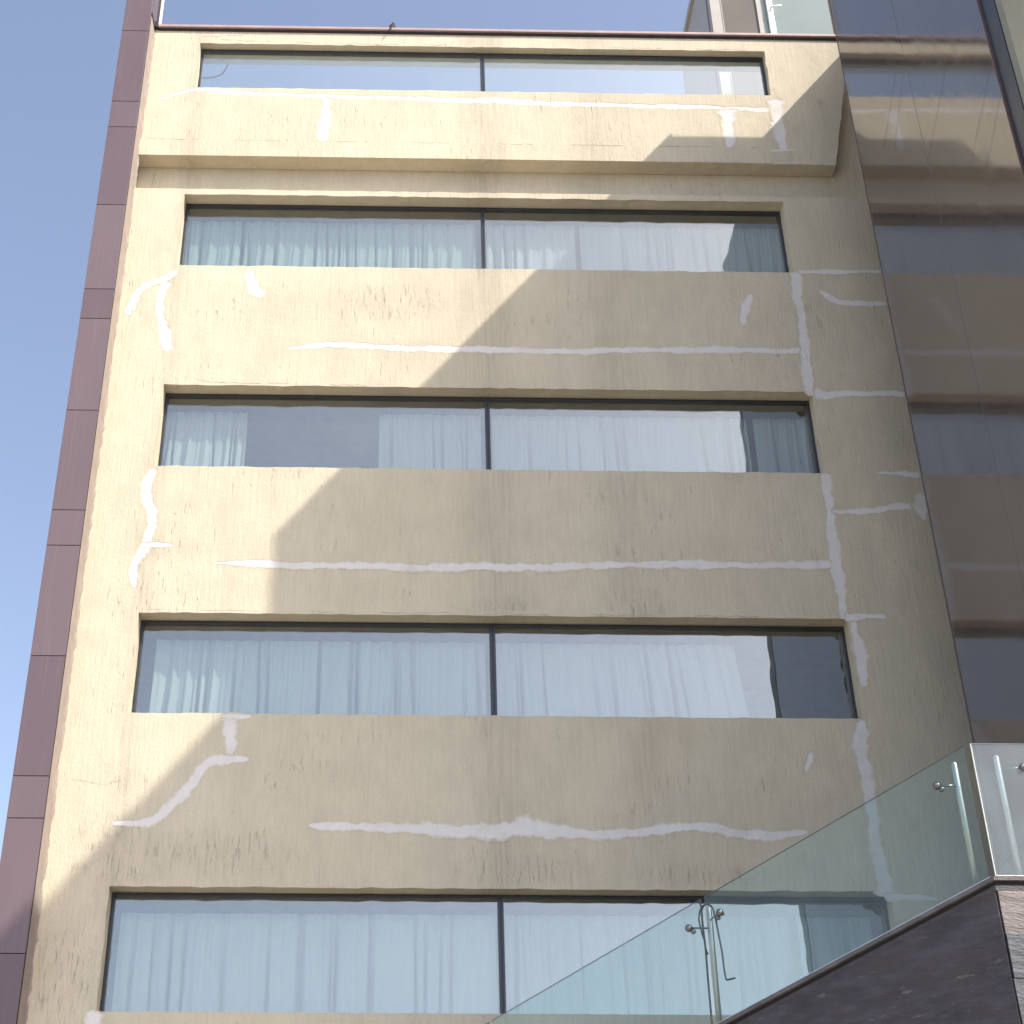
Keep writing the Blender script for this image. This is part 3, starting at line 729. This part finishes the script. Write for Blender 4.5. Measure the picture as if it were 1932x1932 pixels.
# ------------------------------------------------------------------ glass balustrade
bal = thing('glass_balustrade', 'frameless glass balustrade with steel posts on the dark slate ramp', 'balustrade', (4.12, -4.9, ZT))
GH = 1.0
for s0, s1 in ((0.035, 2.345), (2.375, 4.55), (4.58, 6.5)):
    bm = bmesh.new()
    prism(bm, [P(s0, 0.0, ZT + 0.002 + SL * s0), P(s1, 0.0, ZT + 0.002 + SL * s1), P(s1, 0.0, ZT + GH + SL * s1), P(s0, 0.0, ZT + GH + SL * s0)], Nn * 0.012)
    g = obj('glass_panel', bm, M['clearglass'], bal)
    bm = bmesh.new()
    prism(bm, [P(s0 + .001, 0.001, ZT + GH + 0.0005 + SL * s0), P(s1 - .001, 0.001, ZT + GH + 0.0005 + SL * s1), P(s1 - .001, 0.001, ZT + GH + 0.0035 + SL * s1), P(s0 + .001, 0.001, ZT + GH + 0.0035 + SL * s0)], Nn * 0.010)
    obj('glass_edge', bm, M['glassedge'] if 'glassedge' in M else M['darksteel'], g)
bm = bmesh.new(); box(bm, (4.145, -4.9, ZT + 0.002), (5.50, -4.888, ZT + GH), 0.001)
g = obj('glass_panel', bm, M['frostglass'], bal)
bm = bmesh.new(); box(bm, (4.146, -4.899, ZT + GH + 0.0005), (5.499, -4.889, ZT + GH + 0.004))
obj('glass_edge', bm, M['darksteel'], g)
bm = bmesh.new(); box(bm, (4.1405, -4.9005, ZT + 0.002), (4.1445, -4.8875, ZT + GH)); obj('glass_edge', bm, M['white'], g)
def post(base, ztop, arms):
    bm = bmesh.new(); b = Vector(base)
    tube(bm, [b, Vector((b.x, b.y, ztop - 0.035)), Vector((b.x, b.y, ztop - 0.012)), Vector((b.x, b.y, ztop))], [0.0225, 0.0225, 0.019, 0.010], 14)
    p = obj('post', bm, M['steel'], bal, True)
    for e in arms:
        e = Vector(e); st = Vector((b.x, b.y, e.z + (0.0)))
        bm = bmesh.new()
        mid = st.lerp(e, 0.96)
        tube(bm, [st, mid], 0.008, 8); obj('arm', bm, M['darksteel'], p, True)
        bm = bmesh.new()
        bmesh.ops.create_uvsphere(bm, u_segments=14, v_segments=9, radius=0.030, matrix=Matrix.Translation(e))
        out = (e - Vector((b.x, b.y, e.z))); 
        q = e + Vector((0.035 * (1 if arms.index(list(e)) else -1) if False else 0.0, 0, -0.038))
        bmesh.ops.create_uvsphere(bm, u_segments=12, v_segments=8, radius=0.021, matrix=Matrix.Translation(e * 0.80 + st * 0.20 + Vector((0, 0, -0.028))))
        tube(bm, [e - Vector((0.685, 0.728, 0)) * 0.03, e + Vector((0.685, 0.728, 0)) * 0.05], 0.012, 8)
        obj('clamp', bm, M['darksteel'], p, True)
post((4.065, -4.712, 3.45), 4.575, [(3.912, -4.705, 4.392)])
post((2.463, -3.186, 2.85), 3.975, [(2.292, -3.180, 3.800), (2.507, -3.384, 3.862)])
post((4.335, -4.835, 3.5), 4.58, [(4.492, -4.893, 4.462)])

# black cable looped over the middle post
cab2 = thing('hanging_cable', 'black cable looped over the middle balustrade post and dangling beside it', 'cable', (2.4, -3.24, 3.9))
S1 = [(2.395, -3.236, 4.02), (2.394, -3.235, 3.931), (2.394, -3.235, 3.821), (2.396, -3.236, 3.725), (2.399, -3.24, 3.623), (2.397, -3.238, 3.457), (2.396, -3.237, 3.26), (2.396, -3.236, 3.046), (2.398, -3.239, 2.95)]
S2 = [(2.395, -3.235, 3.937), (2.382, -3.223, 3.921), (2.372, -3.214, 3.854), (2.378, -3.22, 3.798), (2.385, -3.226, 3.742), (2.395, -3.236, 3.685), (2.402, -3.242, 3.622), (2.412, -3.252, 3.572)]
S3 = [(2.397, -3.238, 3.93), (2.408, -3.248, 3.954), (2.426, -3.265, 3.961), (2.449, -3.286, 3.955), (2.47, -3.306, 3.926), (2.478, -3.314, 3.872), (2.485, -3.32, 3.822), (2.493, -3.328, 3.712), (2.504, -3.339, 3.575), (2.508, -3.342, 3.441), (2.513, -3.347, 3.361), (2.522, -3.355, 3.349), (2.544, -3.376, 3.348), (2.573, -3.403, 3.349)]
for L, r_ in ((S1, 0.0085), (S2, 0.006), (S3, 0.0075)):
    bm = bmesh.new(); tube(bm, smooth_pts(L, 4), r_, 8); obj('strand', bm, M['cable'], cab2, True)
